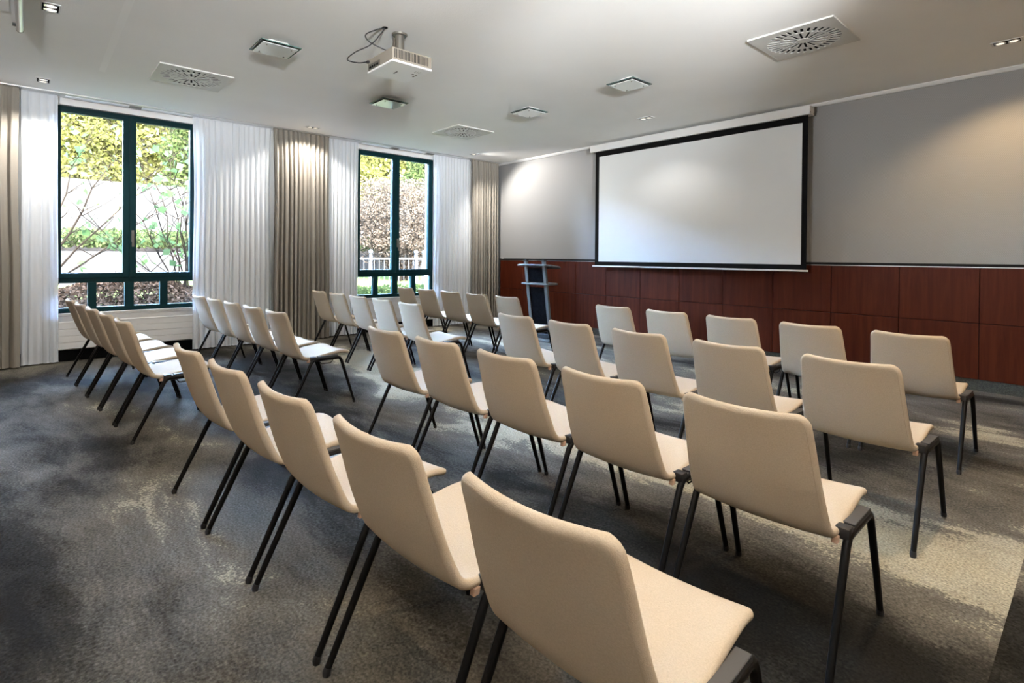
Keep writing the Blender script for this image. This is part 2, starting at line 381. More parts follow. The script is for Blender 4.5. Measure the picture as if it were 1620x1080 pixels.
def curtain(name, y0, y1, xc, wave, amp, mat, label, cat, seed, zb=.015, pinch=.9, hem=True):
    sharp = .62 if mat == 'grey_curtain' else 1.0
    rnd = random.Random(seed); L = y1-y0; n = max(2, round(L/wave)); per = 14
    cols_ = n*per+1; zs = [ZC-.02, ZC-.05, ZC-.10, ZC-.18, ZC-.35, ZC-.7, 2.0, 1.6, 1.2, .8, .45, .2, .08, zb]
    ph = [rnd.uniform(-.35, .35) for _ in range(n+1)]; am = [rnd.uniform(.65, 1.2) for _ in range(n+1)]; dr = [rnd.uniform(-1, 1) for _ in range(n+1)]
    vs = []; fs = []
    for z in zs:
        t = (ZC-z)/ZC
        for i in range(cols_):
            u = i/(cols_-1); k = u*n; j = min(int(k), n-1); fr = k-j
            a = am[j]*(1-fr)+am[j+1]*fr; p = ph[j]*(1-fr)+ph[j+1]*fr; dd = dr[j]*(1-fr)+dr[j+1]*fr
            an = 2*PI*(k+p*(.3+.7*t))
            A = amp*(.45+.55*min(1, t*6))*a
            x = xc+A*(2*abs(math.sin(an/2))**sharp-1)+.22*A*math.sin(2*an+dd*3)
            y = y0+L*u+.28*amp*math.cos(an)*min(1, t*4)+dd*.012*t
            y = (y-(y0+y1)/2)*(1-(1-pinch)*math.sin(PI*min(t*1.6, 1))*.35)+(y0+y1)/2
            vs.append((x, y, z))
    for r_ in range(len(zs)-1):
        for i in range(cols_-1): fs.append((r_*cols_+i, r_*cols_+i+1, (r_+1)*cols_+i+1, (r_+1)*cols_+i))
    e = empty(name, (0, 0, 0))
    b_ = MB().add(vs, fs)
    o = b_.build('drape', mat, e, smooth=True)
    for p in o.data.polygons: p.use_smooth = True
    # heading tape and hem
    k = cols_
    hd = [(vs[i][0], vs[i][1]) for i in range(0, cols_, 3)]
    MB().tube([(x, y, ZC-.018) for x, y in hd], .006, 5).build('heading_tape', mat, e)
    if hem:
        q = [(vs[(len(zs)-1)*cols_+i][0], vs[(len(zs)-1)*cols_+i][1]) for i in range(0, cols_, 2)]
        MB().tube([(x, y, zb+.004) for x, y in q], .004, 5).build('hem', mat, e)
    tag(e, label, cat)
    return e
curtain('grey_curtain', -7.75, -6.672, .195, .085, .040, 'grey_curtain', 'grey heavy curtain left of the shrub window, its edge against white voile', 'curtain', 1)
curtain('sheer_curtain', -6.665, -6.362, .122, .075, .015, 'voile', 'narrow white voile curtain between grey curtain and the shrub window', 'curtain', 2)
curtain('sheer_curtain', -5.065, -4.11, .122, .070, .015, 'voile', 'widest white voile curtain, right of the shrub window', 'curtain', 3)
curtain('grey_curtain', -4.108, -3.322, .195, .064, .040, 'grey_curtain', 'grey heavy curtain hanging between the two windows', 'curtain', 4)
curtain('sheer_curtain', -3.325, -2.825, .122, .065, .015, 'voile', 'white voile curtain between grey curtain and the fence window', 'curtain', 5)
curtain('sheer_curtain', -1.455, -.67, .122, .065, .015, 'voile', 'white voile curtain right of the fence window, before the corner curtain', 'curtain', 6)
curtain('grey_curtain', -.672, -.05, .195, .062, .040, 'grey_curtain', 'grey heavy curtain in the corner beside the wood panelled wall', 'curtain', 8)

# ------------------------------------------------------------------ projection screen
sc_ = empty('projection_screen', (0, 0, 1.075)); zo = 1.075
tag(sc_, 'large white roll-down projection screen with black border on the wallpapered wall', 'projection screen')
SXA, SXB = 2.575, 5.60
MB().box((2.50, -.165, 2.826-zo), (5.625, -.03, 2.925-zo)).build('housing', 'white_paint', sc_, bevel=.004, seg=1)
MB().box((5.625, -.160, 2.83-zo), (5.632, -.035, 2.921-zo)).build('end_cap', 'white_paint', sc_)
MB().box((2.493, -.160, 2.83-zo), (2.50, -.035, 2.921-zo)).build('end_cap', 'white_paint', sc_)
for y in (-.145, -.05): MB().tube([(5.631, y, 2.85-zo), (5.634, y, 2.85-zo)], .005, 8).build('screw', 'black_matte', sc_)
for x in (2.7, 5.4): MB().box((x, -.10, 2.925-zo), (x+.06, .010, 2.93-zo)).build('bracket', 'white_paint', sc_)
fb = MB().box((SXA, -.124, 1.09-zo), (SXB, -.120, 2.83-zo)).build('black_border', 'black_matte', sc_)
MB().box((SXA+.072, -.1255, 1.155-zo), (SXB-.058, -.1242, 2.748-zo)).build('viewing_surface', 'screen_white', sc_)
MB().box((2.535, -.138, 1.075-zo), (5.618, -.108, 1.095-zo)).build('weight_bar', 'white_paint', sc_, bevel=.005, seg=2)

# ------------------------------------------------------------------ chairs
def chair_parts():
    prof = [(-.305, .772), (-.291, .735), (-.270, .68), (-.235, .58), (-.205, .50), (-.182, .445), (-.160, .411), (-.128, .394), (-.085, .392), (-.03, .399), (.05, .410), (.12, .418), (.175, .421), (.215, .417), (.243, .404), (.252, .396)]
    P = [Vector((0, y, z)) for y, z in prof]
    def cr(p0, p1, p2, p3, t):
        return .5*((2*p1)+(p2-p0)*t+(2*p0-5*p1+4*p2-p3)*t*t+(3*p1-p0-3*p2+p3)*t**3)
    fine = []
    for i in range(len(P)-1):
        p0 = P[max(i-1, 0)]; p3 = P[min(i+2, len(P)-1)]
        for k in range(20): fine.append(cr(p0, P[i], P[i+1], p3, k/20))
    fine.append(P[-1])
    acc = [0]
    for i in range(1, len(fine)): acc.append(acc[-1]+(fine[i]-fine[i-1]).length)
    L = acc[-1]
    def at(s):
        s = min(max(s, 0), L)
        i = int(np.searchsorted(acc, s)); i = min(max(i, 1), len(fine)-1)
        f = (s-acc[i-1])/max(acc[i]-acc[i-1], 1e-9); return fine[i-1].lerp(fine[i], f)
    rc = .042
    def edge_cluster(n, r):
        # positions in 0..1 clustered near both ends
        a = [r*(1-math.cos(PI/2*k/5)) for k in range(5)]
        mid = [r+(1-2*r)*k/n for k in range(n+1)]
        return a+mid+[1-x for x in reversed(a)]
    S = edge_cluster(40, .04)
    U = edge_cluster(14, .04)
    sb = None
    def halfw(s):
        # top of back .193, waist at bend .222, seat front .212
        f = s/L
        if f < .52: w = .196+(.222-.196)*(f/.52)
        else: w = .222-(f-.52)/.48*.010
        for d in (s, L-s):
            if d < rc: w = w-rc+math.sqrt(max(rc*rc-(rc-d)**2, 0))
        return w
    def surf(s, u):
        p = at(s); w = halfw(s); x = (2*u-1)*w; f = s/L
        t = (at(s+.004)-at(s-.004)).normalized(); nrm = Vector((0, -t.z, t.y))   # points to the sitter side
        if nrm.y < 0 and f < .5: nrm = -nrm
        if f >= .5 and nrm.z < 0: nrm = -nrm
        k = (x/.215)**2
        cb = .034*max(0, 1-f/.5) + (.012*max(0, (f-.45)/.55) if f > .45 else 0) + .010*math.exp(-((f-.48)/.14)**2)
        return Vector((x, p.y, p.z))+nrm*(cb*k), nrm, x, w
    th = .027; re = .0135
    front = []; back = []
    ns, nu = len(S), len(U)
    for s0 in S:
        for u in U:
            p, nn, x, w = surf(s0*L, u)
            dx = w-abs(x); dsx = min(s0*L, L-s0*L); d = min(dx, dsx)
            q = min(d/re, 1); tt = th*math.sqrt(max(0, 1-(1-q)**2))
            front.append(p+nn*tt/2); back.append(p-nn*tt/2)
    vs = front+back; fs = []
    o = ns*nu
    for i in range(ns-1):
        for j in range(nu-1):
            a = i*nu+j
            fs.append((a, a+1, a+nu+1, a+nu)); fs.append((o+a, o+a+nu, o+a+nu+1, o+a+1))
    me = bpy.data.meshes.new('shell'); me.from_pydata(vs, [], fs)
    bm = bmesh.new(); bm.from_mesh(me); bmesh.ops.remove_doubles(bm, verts=bm.verts, dist=1e-5)
    bmesh.ops.dissolve_degenerate(bm, edges=bm.edges, dist=1e-6)
    bmesh.ops.recalc_face_normals(bm, faces=bm.faces); bm.normal_update()
    # split in two at the bend, keep the smooth normals of the whole
    split_y, split_z = -.160, .445
    vn = {v.index: v.normal.copy() for v in bm.verts}; bm.verts.ensure_lookup_table(); bm.faces.ensure_lookup_table()
    out = {}
    for nm, test in (('backrest', lambda c: c.z > .43 and c.y < -.10), ('seat', lambda c: not (c.z > .43 and c.y < -.10))):
        idx = {}; V = []; NN = []; FF = []
        for f in bm.faces:
            if test(f.calc_center_median()):
                g = []
                for v in f.verts:
                    if v.index not in idx: idx[v.index] = len(V); V.append(v.co.copy()); NN.append(vn[v.index])
                    g.append(idx[v.index])
                FF.append(g)
        m2 = bpy.data.meshes.new(nm); m2.from_pydata(V, [], FF); m2.materials.append(M['fabric'])
        for p in m2.polygons: p.use_smooth = True
        m2.normals_split_custom_set_from_vertices([tuple(n) for n in NN])
        out[nm] = m2
    bm.free(); bpy.data.meshes.remove(me)
    # seam: stitched line set in from the rear edge
    loops = {'backrest': [], 'seat': []}
    def seam_pt(s, sgn):
        p, nn, x, w = surf(s, .5+sgn*.5*(1-.012/max(halfw(s), .05))); return p-nn*(th*.46)
    sm = {}
    for nm, r0, r1 in (('backrest', .035, .40), ('seat', .52, .96)):
        sm[nm] = [MB().tube([seam_pt(L*(r0+(r1-r0)*k/16), sg) for k in range(17)], .0016, 4).mesh('seam', 'seam', smooth=True) for sg in (-1, 1)]
    out['seam_b'] = sm['backrest']; out['seam_s'] = sm['seat']
    # legs
    def leg(sx, sy):
        x0 = sx*.240; xf = sx*.246
        foot = Vector((xf, sy*.271, .012)); topp = Vector((x0, -.082 if sy < 0 else .150, .392))
        inn = Vector((x0, .035, .392))
        d = (topp-foot).normalized(); pts = [foot+d*((topp-foot).length*k/4) for k in range(4)]
        a = topp-d*.030; c2 = topp+(inn-topp).normalized()*.030
        pts += [a, (a*.25+topp*.5+c2*.25), c2, inn]
        rr = [.0105, .0112, .0118, .0122, .0125, .0128, .013, .013]
        return MB().tube(pts, rr, 10).mesh('leg', 'black_metal', smooth=True)
    def glide(sx, sy):
        return MB().tube([(sx*.246, sy*.271, 0), (sx*.246, sy*.271, .010), (sx*.2458, sy*.2665, .022)], [.011, .0125, .0115], 10).mesh('foot_glide', 'black_plastic', smooth=True)
    out['legs'] = [(leg(sx, sy), glide(sx, sy)) for sx in (-1, 1) for sy in (-1, 1)]
    def bracket(sx):
        mb = MB(); a, b_ = sorted((sx*.204, sx*.250))
        mb.box((a, -.060, .376), (b_, .132, .409)); mb.box((a+.002, -.094, .380), (b_-.002, -.052, .416))
        a2, b2 = sorted((sx*.15, sx*.2)); mb.box((a2, -.045, .372), (b2, .115, .392))
        return mb.mesh('side_bracket', 'black_plastic', smooth=True, bevel=.006, seg=2)
    def plate(sx):
        a, b_ = sorted((sx*.2145, sx*.249)); return MB().box((a, -.040, .409), (b_, .124, .415)).mesh('link_plate', 'grey_plastic', bevel=.0015, seg=1)
    out['bracket'] = [bracket(s) for s in (-1, 1)]; out['plate'] = [plate(s) for s in (-1, 1)]
    out['bars'] = [MB().tube([(-.2, y, .375), (.2, y, .375)], .011, 8).mesh('cross_bar', 'black_metal', smooth=True) for y in (-.02, .09)]
    out['hook'] = MB().tube([(.222, -.02, .372), (.222, .0, .350), (.222, .075, .350), (.222, .095, .372)], .0035, 6).mesh('link_hook', 'black_metal', smooth=True)
    out['tag'] = MB().poly([(.205, -.118, .372), (.205, -.098, .372), (.205, -.094, .392), (.205, -.114, .392)], (.018, 0, 0)).mesh('fabric_tag', 'tan_tag', bevel=.002, seg=1)
    return out
CP = chair_parts()
def make_chair():
    t = empty('conference_chair', (0, 0, 0))
    b = link('backrest', CP['backrest'], t); [link('seam', q, b) for q in CP['seam_b']]
    s = link('seat', CP['seat'], t); [link('seam', q, s) for q in CP['seam_s']]
    tg = link('fabric_tag', CP['tag'], s)
    for lm, gm in CP['legs']:
        l = link('leg', lm, t); link('foot_glide', gm, l)
    for bm_, pl in zip(CP['bracket'], CP['plate']):
        k = link('side_bracket', bm_, t); link('link_plate', pl, k)
    for q in CP['bars']: link('cross_bar', q, t)
    link('link_hook', CP['hook'], t)
    return t
ROWS = {'A1': (7.1537, -5.6281, .0571, .5565, 'back row', 'inner'), 'A2': (7.1164, -4.6849, .0132, .5458, 'third row', 'inner'),
        'A3': (7.1053, -3.612, -.0208, .5635, 'second row', 'inner'), 'A4': (7.0657, -2.3685, -.0094, .557, 'front row', 'inner'),
        'B1': (3.4428, -5.849, .0797, .5515, 'back row', 'window'), 'B2': (3.4495, -4.8624, .0488, .5316, 'third row', 'window'),
        'B3': (3.458, -3.6488, -.0065, .5435, 'second row', 'window'), 'B4': (3.40, -2.38, .0, .541, 'front row', 'window')}
SEATS_A = ['at the outer end', 'second from the outer end', 'in the middle', 'second from the aisle', 'at the aisle end']
SEATS_B = ['at the aisle end', 'second from the aisle', 'in the middle', 'second from the windows', 'at the window end']
proto = None
for rn, (x, y, th, p, rowname, block) in ROWS.items():
    for i in range(5):
        if proto is None: proto = make_chair(); o = proto
        else: o = copy_tree(proto)
        o.location = (x-i*p*math.cos(th), y-i*p*math.sin(th), 0); o.rotation_euler = (0, 0, th)
        seat = (SEATS_A if block == 'inner' else SEATS_B)[i]
        tag(o, 'beige chair, %s of the block %s the windows, %s' % (rowname, 'farther from' if block == 'inner' else 'beside', seat), 'chair', 'rows of beige conference chairs')

# ------------------------------------------------------------------ lectern
le = empty('lectern', (2.32, -1.02, 0)); tag(le, 'grey metal lectern with two curved shelves and black mesh front beside the panelling', 'lectern')
def post(x):
    mb = MB()
    y0, y1 = .02, -.14
    mb.poly([(x-.03, y0-.018, .03), (x-.03, y0+.018, .03), (x-.03, y1+.018, 1.165), (x-.03, y1-.018, 1.165)], (.06, 0, 0))
    return mb.build('post', 'lectern_grey', le, bevel=.004, seg=1)
for x in (-.19, .18):
    pz = post(x); MB().box((x-.031, -.162, 1.150), (x+.031, -.118, 1.172)).build('post_cap', 'black_plastic', pz)
def slab(z0, pts, dz, t):
    vs = []
    return MB().poly([(x, y, z0+dz*(y+.15)) for x, y in pts], (0, 0, t))
def shelf_outline(w, d, yo):
    pts = []
    for k in range(25):
        a = PI*k/24; pts.append((w*math.cos(a)*(1), yo+d*math.sin(a)**.8))
    for k in range(1, 12):
        a = PI*k/12; pts.append((-w*math.cos(a), yo-.035*math.sin(a)))
    return pts
slab(1.085, shelf_outline(.345, .40, -.16), -.12, .022).build('top_shelf', 'lectern_grey', le, smooth=True, bevel=.004, seg=2)
slab(.815, shelf_outline(.29, .34, -.13), 0, .022).build('lower_shelf', 'lectern_grey', le, smooth=True, bevel=.004, seg=2)
def mesh_panel(z0, z1, nm):
    ya = .02-.16*(z0-.03)/1.135; yb = .02-.16*(z1-.03)/1.135
    MB().poly([(-.16, ya-.006, z0), (-.16, ya+.006, z0), (-.16, yb+.006, z1), (-.16, yb-.006, z1)], (.31, 0, 0)).build(nm, 'lectern_mesh', le)
mesh_panel(.10, .78, 'mesh_panel'); mesh_panel(.85, 1.06, 'mesh_panel')
MB().box((-.27, -.12, 0), (.27, .26, .03)).build('base_plate', 'lectern_grey', le, bevel=.006, seg=2)
MB().box((-.12, .0, .03), (.15, .16, .10)).build('base_box', 'black_plastic', le, bevel=.006, seg=2)
tag(MB().box((.235, -.014, 1.184), (.285, .011, 1.196)).build('sensor_box', 'white_paint', None, bevel=.003, seg=1), 'small white box lying on the black panelling rail near the corner', 'box')

# ------------------------------------------------------------------ ceiling fittings
def vent_meshes():
    out = {}
    mb = MB(); n = 64; Rr = .262; hs = .31
    vs = []; fs = []
    for k in range(n):
        a = 2*PI*k/n; c, s = math.cos(a), math.sin(a); q = hs/max(abs(c), abs(s))
        for z in (-.012, -.004): vs.append((c*Rr, s*Rr, z)); vs.append((c*q, s*q, z))
    for k in range(n):
        a = 4*k; b_ = 4*((k+1) % n)
        fs += [(a, b_, b_+1, a+1), (a+2, a+3, b_+3, b_+2), (a, a+2, b_+2, b_), (a+1, b_+1, b_+3, a+3)]
    mb.add(vs, fs)
    out['frame'] = mb.mesh('frame', 'off_white')
    out['lip'] = MB().box((-hs, -hs, -.004), (hs, hs, 0)).mesh('lip', 'off_white')
    out['backing'] = MB().cyl((0, 0), .262, -.005, -.004, 48).mesh('backing', 'black_matte')
    def blade(r0, r1, nb, slot):
        # wedge between two slots plus a slanted vane edge
        h = PI/nb; mb = MB()
        def pt(r, sg):
            a = h-math.asin(min(.95, slot/2/r)); a = max(a, .004); return (r*math.cos(sg*a), r*math.sin(sg*a))
        A, B, C, D = pt(r0, -1), pt(r1, -1), pt(r1, 1), pt(r0, 1)
        mb.poly([(*A, -.012), (*B, -.012), (*C, -.012), (*D, -.012)], (0, 0, .003))
        return mb.mesh('blade', 'off_white')
    out['outer'] = blade(.185, .262, 32, .021); out['inner'] = blade(.05, .170, 16, .017)
    mb = MB(); vs = []; fs = []
    for k in range(n):
        a = 2*PI*k/n
        for r_ in (.170, .185):
            for z in (-.012, -.006): vs.append((r_*math.cos(a), r_*math.sin(a), z))
    for k in range(n):
        a = 4*k; b_ = 4*((k+1) % n)
        fs += [(a, a+2, b_+2, b_), (a+1, b_+1, b_+3, a+3), (a, b_, b_+1, a+1), (a+2, a+3, b_+3, b_+2)]
    out['ring'] = MB().add(vs, fs).mesh('ring', 'off_white')
    out['hub'] = MB().lathe([(0.0001, -.013), (.045, -.013), (.05, -.011), (.05, -.006)], 32).mesh('hub', 'off_white')
    return out
VM = vent_meshes()
def vent(x, y, label):
    e = empty('ceiling_vent', (x, y, ZC)); tag(e, label, 'vent', 'square swirl vents on the ceiling')
    link('mounting_plate', VM['lip'], e); link('frame', VM['frame'], e); link('backing', VM['backing'], e); link('ring', VM['ring'], e); link('hub', VM['hub'], e)
    for k in range(32):
        link('blade', VM['outer'], e, rot=(0, 0, 2*PI*k/32))
    for k in range(16):
        link('blade', VM['inner'], e, rot=(0, 0, 2*PI*k/16))
vent(1.775, -5.40, 'square white swirl vent on the ceiling near the shrub window')
vent(1.775, -2.06, 'square white swirl vent on the ceiling near the fence window')
vent(6.22, -2.005, 'square white swirl vent on the ceiling in front of the wallpapered wall')

def glass_lamp(x, y, label):
    e = empty('ceiling_lamp', (x, y, ZC)); tag(e, label, 'lamp', 'square glass ceiling lamps')
    MB().box((-.08, -.08, -.022), (.08, .08, 0)).build('base', 'off_white', e, bevel=.004, seg=1)
    MB().box((-.158, -.158, -.046), (.158, .158, -.040)).build('glass_plate', 'lamp_glass', e)
    for a in ((-.158, -.158, .158, -.155), (-.158, .155, .158, .158), (-.158, -.155, -.155, .155), (.155, -.155, .158, .155)):
        MB().box((a[0], a[1], -.0465), (a[2], a[3], -.0395)).build('plate_edge', M['edge_green'], e)
    MB().box((-.138, -.138, -.058), (.138, .138, -.052)).build('diffuser', 'frost', e, bevel=.002, seg=1)
    for sx in (-1, 1):
        for sy in (-1, 1):
            MB().cyl((sx*.098, sy*.098), .006, -.064, -.02, 10).build('screw', 'mount_grey', e)
M['edge_green'] = simple('glass_edge', (.14, .25, .22), .2, spec=.8)
glass_lamp(3.235, -5.075, 'square glass ceiling lamp near the projector, mirroring the curtains')
glass_lamp(2.46, -3.60, 'square glass ceiling lamp between projector and fence window')
glass_lamp(3.27, -2.20, 'square frosted glass ceiling lamp above the front chairs of the window block')
glass_lamp(4.69, -2.20, 'square frosted glass ceiling lamp above the aisle, before the screen')

def dl_meshes():
    o = {}
    hx, hy = .095, .055
    fr = MB()
    fr.box((-hx, -hy, -.004), (-hx+.014, hy, 0)); fr.box((hx-.014, -hy, -.004), (hx, hy, 0))
    fr.box((-hx+.014, -hy, -.004), (hx-.014, -hy+.008, 0)); fr.box((-hx+.014, hy-.008, -.004), (hx-.014, hy, 0))
    o['trim'] = fr.mesh('trim_frame', 'white_paint')
    o['well'] = MB().box((-hx+.014, -hy+.008, -.0022), (hx-.014, hy-.008, -.0010)).mesh('housing', 'black_matte')
    o['ring'] = MB().lathe([(.026, -.0025), (.026, -.006), (.036, -.007), (.038, -.0025)], 24).mesh('lamp', 'chrome', smooth=True)
    o['lens'] = MB().cyl((0, 0), .0265, -.0050, -.0024, 24).mesh('lens', 'lens')
    return o
DL = dl_meshes()
def downlight(x, y, rz, label, power=1.0, colour=DOWN_COL, aim=(0, 0, -1)):
    e = empty('downlight', (x, y, ZC), rz); tag(e, label, 'downlight', 'twin recessed ceiling spotlights')
    link('trim_frame', DL['trim'], e); link('housing', DL['well'], e)
    for s in (-1, 1):
        l = link('lamp', DL['ring'], e, loc=(s*.040, 0, 0)); link('lens', DL['lens'], l)
        ld = bpy.data.lights.new('lamp_beam', 'SPOT'); ld.energy = DOWN_W*power; ld.color = colour
        ld.spot_size = R(128); ld.spot_blend = .55; ld.shadow_soft_size = .03
        lo = bpy.data.objects.new('lamp_beam', ld); col.objects.link(lo); lo.parent = e; lo.location = (s*.040, 0, -.02)
        lo.rotation_euler = (Matrix.Rotation(-rz, 3, 'Z') @ Vector(aim)).to_track_quat('-Z', 'Y').to_euler()
downlight(2.815, -6.48, 0, 'twin spotlight in the ceiling beside the metal ceiling rail', .5, COOL)
downlight(.64, -6.49, 0, 'twin spotlight in the ceiling near the grey curtain edge', 1.1, COOL)
downlight(.555, -3.705, R(90), 'twin spotlight in the ceiling before the curtain between the windows', 1.1, COOL, (-.15, 0, -1))
downlight(.60, -.93, 0, 'twin spotlight in the ceiling at the corner curtain', 1.5, COOL, (.55, .55, -1))
downlight(3.97, -.85, 0, 'twin spotlight in the ceiling above the projection screen', .22, COOL)
downlight(7.30, -.78, 0, 'twin spotlight in the ceiling before the bare wallpaper', .6, DOWN_COL, (.1, .2, -1))
downlight(7.30, -3.70, 0, 'twin spotlight in the ceiling above the end of the inner chair rows', 1.05)
downlight(7.30, -6.48, 0, 'twin spotlight in the ceiling behind the inner back row', .3)
downlight(5.20, -7.6, 0, 'twin spotlight in the ceiling behind the aisle', .55)

# added fill lights on the unseen walls, brightening ceiling, curtains and walls
FILL_UP_W = 25.0; FILL_THROW_W = 410.0
def added_fill_light(x, y, rz, label, az=0, power=1.0):
    e = empty('added_wall_fill_light', (x, y, 2.05), rz); tag(e, label, 'added fill light', 'added wall fill lights')
    MB().poly([(-.30, 0, 0), (-.30, .012, .0), (-.30, .012, .11), (-.30, 0, .11)], (.60, 0, 0)).build('back_plate', 'white_paint', e)
    MB().poly([(-.30, .012, 0), (-.30, .09, .04), (-.30, .12, .10), (-.30, .112, .10), (-.30, .083, .047), (-.30, .012, .01)], (.60, 0, 0)).build('trough', 'white_paint', e)
    for a in (-.30, .294): MB().poly([(a, .012, 0), (a, .09, .04), (a, .12, .10), (a, .012, .10)], (.006, 0, 0)).build('end_cap', 'white_paint', e)
    MB().tube([(-.27, .05, .05), (.27, .05, .05)], .012, 10).build('fill_tube', M['lens'], e)
    ld = bpy.data.lights.new('lamp_beam', 'AREA'); ld.shape = 'RECTANGLE'; ld.size = .54; ld.size_y = .06; ld.energy = FILL_UP_W; ld.color = (.95, .98, 1.0)
    lo = bpy.data.objects.new('lamp_beam', ld); col.objects.link(lo); lo.parent = e; lo.location = (0, .06, .085); lo.rotation_euler = (PI, 0, 0)
    for px, el in ((-.15, 10), (.15, 22)):         # two added fill spots per unit, aimed along the ceiling
        ln = MB().tube([(px, .118, .125), (px, .150, .132)], .030, 16).build('lens_barrel', 'mount_grey', e, smooth=True)
        MB().tube([(px, .1485, .1318), (px, .1515, .1324)], .026, 16).build('lens', M['lens'], ln)
        MB().box((px-.02, .012, .105), (px+.02, .122, .118)).build('lens_arm', 'white_paint', ln)
        ld = bpy.data.lights.new('lamp_beam', 'SPOT'); ld.energy = FILL_THROW_W*power*(1 if el < 15 else .10); ld.color = (.95, .98, 1.0); ld.spot_size = R(42 if el < 15 else 50); ld.spot_blend = 1; ld.shadow_soft_size = .10
        lo = bpy.data.objects.new('lamp_beam', ld); col.objects.link(lo); lo.parent = e; lo.location = (px, .17, .135); lo.rotation_euler = (PI/2+R(el), 0, R(az))
added_fill_light(5.0, Y1, 0, 'added long white fill light on the brown back wall', -12, .9)
for y, az, lb in ((-5.0, -34, 'foremost'), (-6.4, -24, 'middle'), (-7.8, -8, 'rearmost')):
    added_fill_light(X1, y, R(90), lb+' of three added long white fill lights on the wall opposite the windows', az, 1.25)

# projector on its mount
pr = empty('projector', (4.105, -4.415, ZC)); tag(pr, 'white ceiling projector with vented beige sides on a short grey mount', 'projector')
zb, zt = 2.665-ZC, 2.772-ZC; hx, hy = .196, .172
MB().box((-hx, -hy, zb+.012), (hx, hy, zt)).build('body', 'proj_side', pr, bevel=.006, seg=2)
MB().box((-hx-.002, -hy-.002, zb), (hx+.002, hy+.002, zb+.016)).build('top_cover', 'proj_white', pr, bevel=.005, seg=2)
mt = MB().tube([(0, 0, zt), (0, 0, 0)], .036, 20).build('mount_pole', 'mount_grey', pr, smooth=True)
MB().lathe([(.0001, -.014), (.054, -.014), (.060, -.006), (.060, 0)], 28).build('ceiling_flange', 'mount_grey', mt, smooth=True)
MB().box((-.10, -.09, zt), (.10, .09, zt+.012)).build('mount_plate', 'black_plastic', pr, bevel=.003, seg=1)
for a in ((-1, -1), (-1, 1), (1, -1), (1, 1)): MB().tube([(a[0]*.07, a[1]*.06, zt+.006), (a[0]*.15, a[1]*.13, zt+.006)], .007, 6).build('mount_arm', 'black_plastic', pr)
for grp, y0 in ((0, -.155), (1, -.040), (2, .045)):          # vent slots on the side facing the camera (+x)
    nsl = 9 if grp == 0 else 8
    for k in range(nsl): MB().box((hx-.001, y0+k*.0125, zb+.03), (hx+.0012, y0+k*.0125+.006, zt-.012)).build('vent_slot', 'black_plastic', pr)
rp = MB().box((-hx+.02, -hy-.0015, zb+.022), (-hx+.20, -hy+.001, zb+.062)).build('port_panel', 'mount_grey', pr)
for k, (x0, w_) in enumerate(((-.165, .03), (-.125, .022), (-.095, .022), (-.065, .016), (-.04, .016))):
    MB().box((x0, -hy-.003, zb+.03), (x0+w_, -hy-.001, zb+.045)).build('port', 'black_matte', pr)
MB().box((-hx+.004, -hy-.016, zt-.03), (-hx+.03, -hy, zt-.012)).build('plug', 'black_plastic', pr)
MB().cyl((.035, .10), .010, zb-.001, zb, 16).build('button', 'mount_grey', pr)
for k in range(9): MB().cyl((.085+.016*(k % 3), .085+.018*(k//3)), .0035, zb-.0008, zb, 8).build('button', 'mount_grey', pr)
MB().box((-.02, .125, zb-.0006), (.012, .137, zb)).build('badge', 'mount_grey', pr); MB().box((.02, .126, zb-.0006), (.045, .136, zb)).build('badge', 'mount_grey', pr)
MB().box((-.05, -.03, zb-.0006), (.01, -.018, zb)).build('badge', M['grey_plastic'], pr)
def cable(pts, name='cable'):
    P = [Vector(p) for p in pts]; out = []
    for i in range(len(P)-1):
        p0, p1, p2, p3 = P[max(i-1, 0)], P[i], P[i+1], P[min(i+2, len(P)-1)]
        for k in range(8):
            t = k/8; out.append(.5*((2*p1)+(p2-p0)*t+(2*p0-5*p1+4*p2-p3)*t*t+(3*p1-p0-3*p2+p3)*t**3))
    out.append(P[-1]); return MB().tube(out, .0045, 6).build(name, 'black_plastic', pr, smooth=True)
cable([(.035, -.148, 0), (.0, -.20, -.02), (-.02, -.28, -.075), (-.01, -.25, -.125), (.03, -.16, -.165), (.05, -.06, zt+.006)])
cable([(.035, -.148, 0), (.02, -.175, -.05), (-.02, -.24, -.14), (-.09, -.33, -.20), (-.16, -.36, -.245), (-.185, -.26, -.238), (-.183, -.185, zt-.02)])
MB().lathe([(.0001, -.002), (.022, -.002), (.022, 0)], 16, (.035, -.148, 0)).build('cable_hole', 'black_matte', pr)

# metal rail under the ceiling, running away past the left edge of the picture
ra = empty('ceiling_rail', (2.33, -6.645, ZC)); tag(ra, 'brushed metal tube on a bracket beside a flat pale panel on the ceiling', 'rail')
MB().tube([(0, 0, -.055), (2.2, 0, -.055)], .022, 20).build('tube', 'alu', ra, smooth=True)
MB().tube([(-.006, 0, -.055), (.004, 0, -.055)], .0235, 20).build('end_ring', 'mount_grey', ra, smooth=True)
MB().box((.10, -.042, -.05), (2.2, -.022, 0)).build('fascia', 'white_paint', ra)
MB().box((.09, -.04, -.065), (.12, 0, -.045)).build('bracket', 'black_plastic', ra)
MB().box((.22, -.135, -.012), (2.2, -.055, 0)).build('flat_panel', 'white_wall', ra)

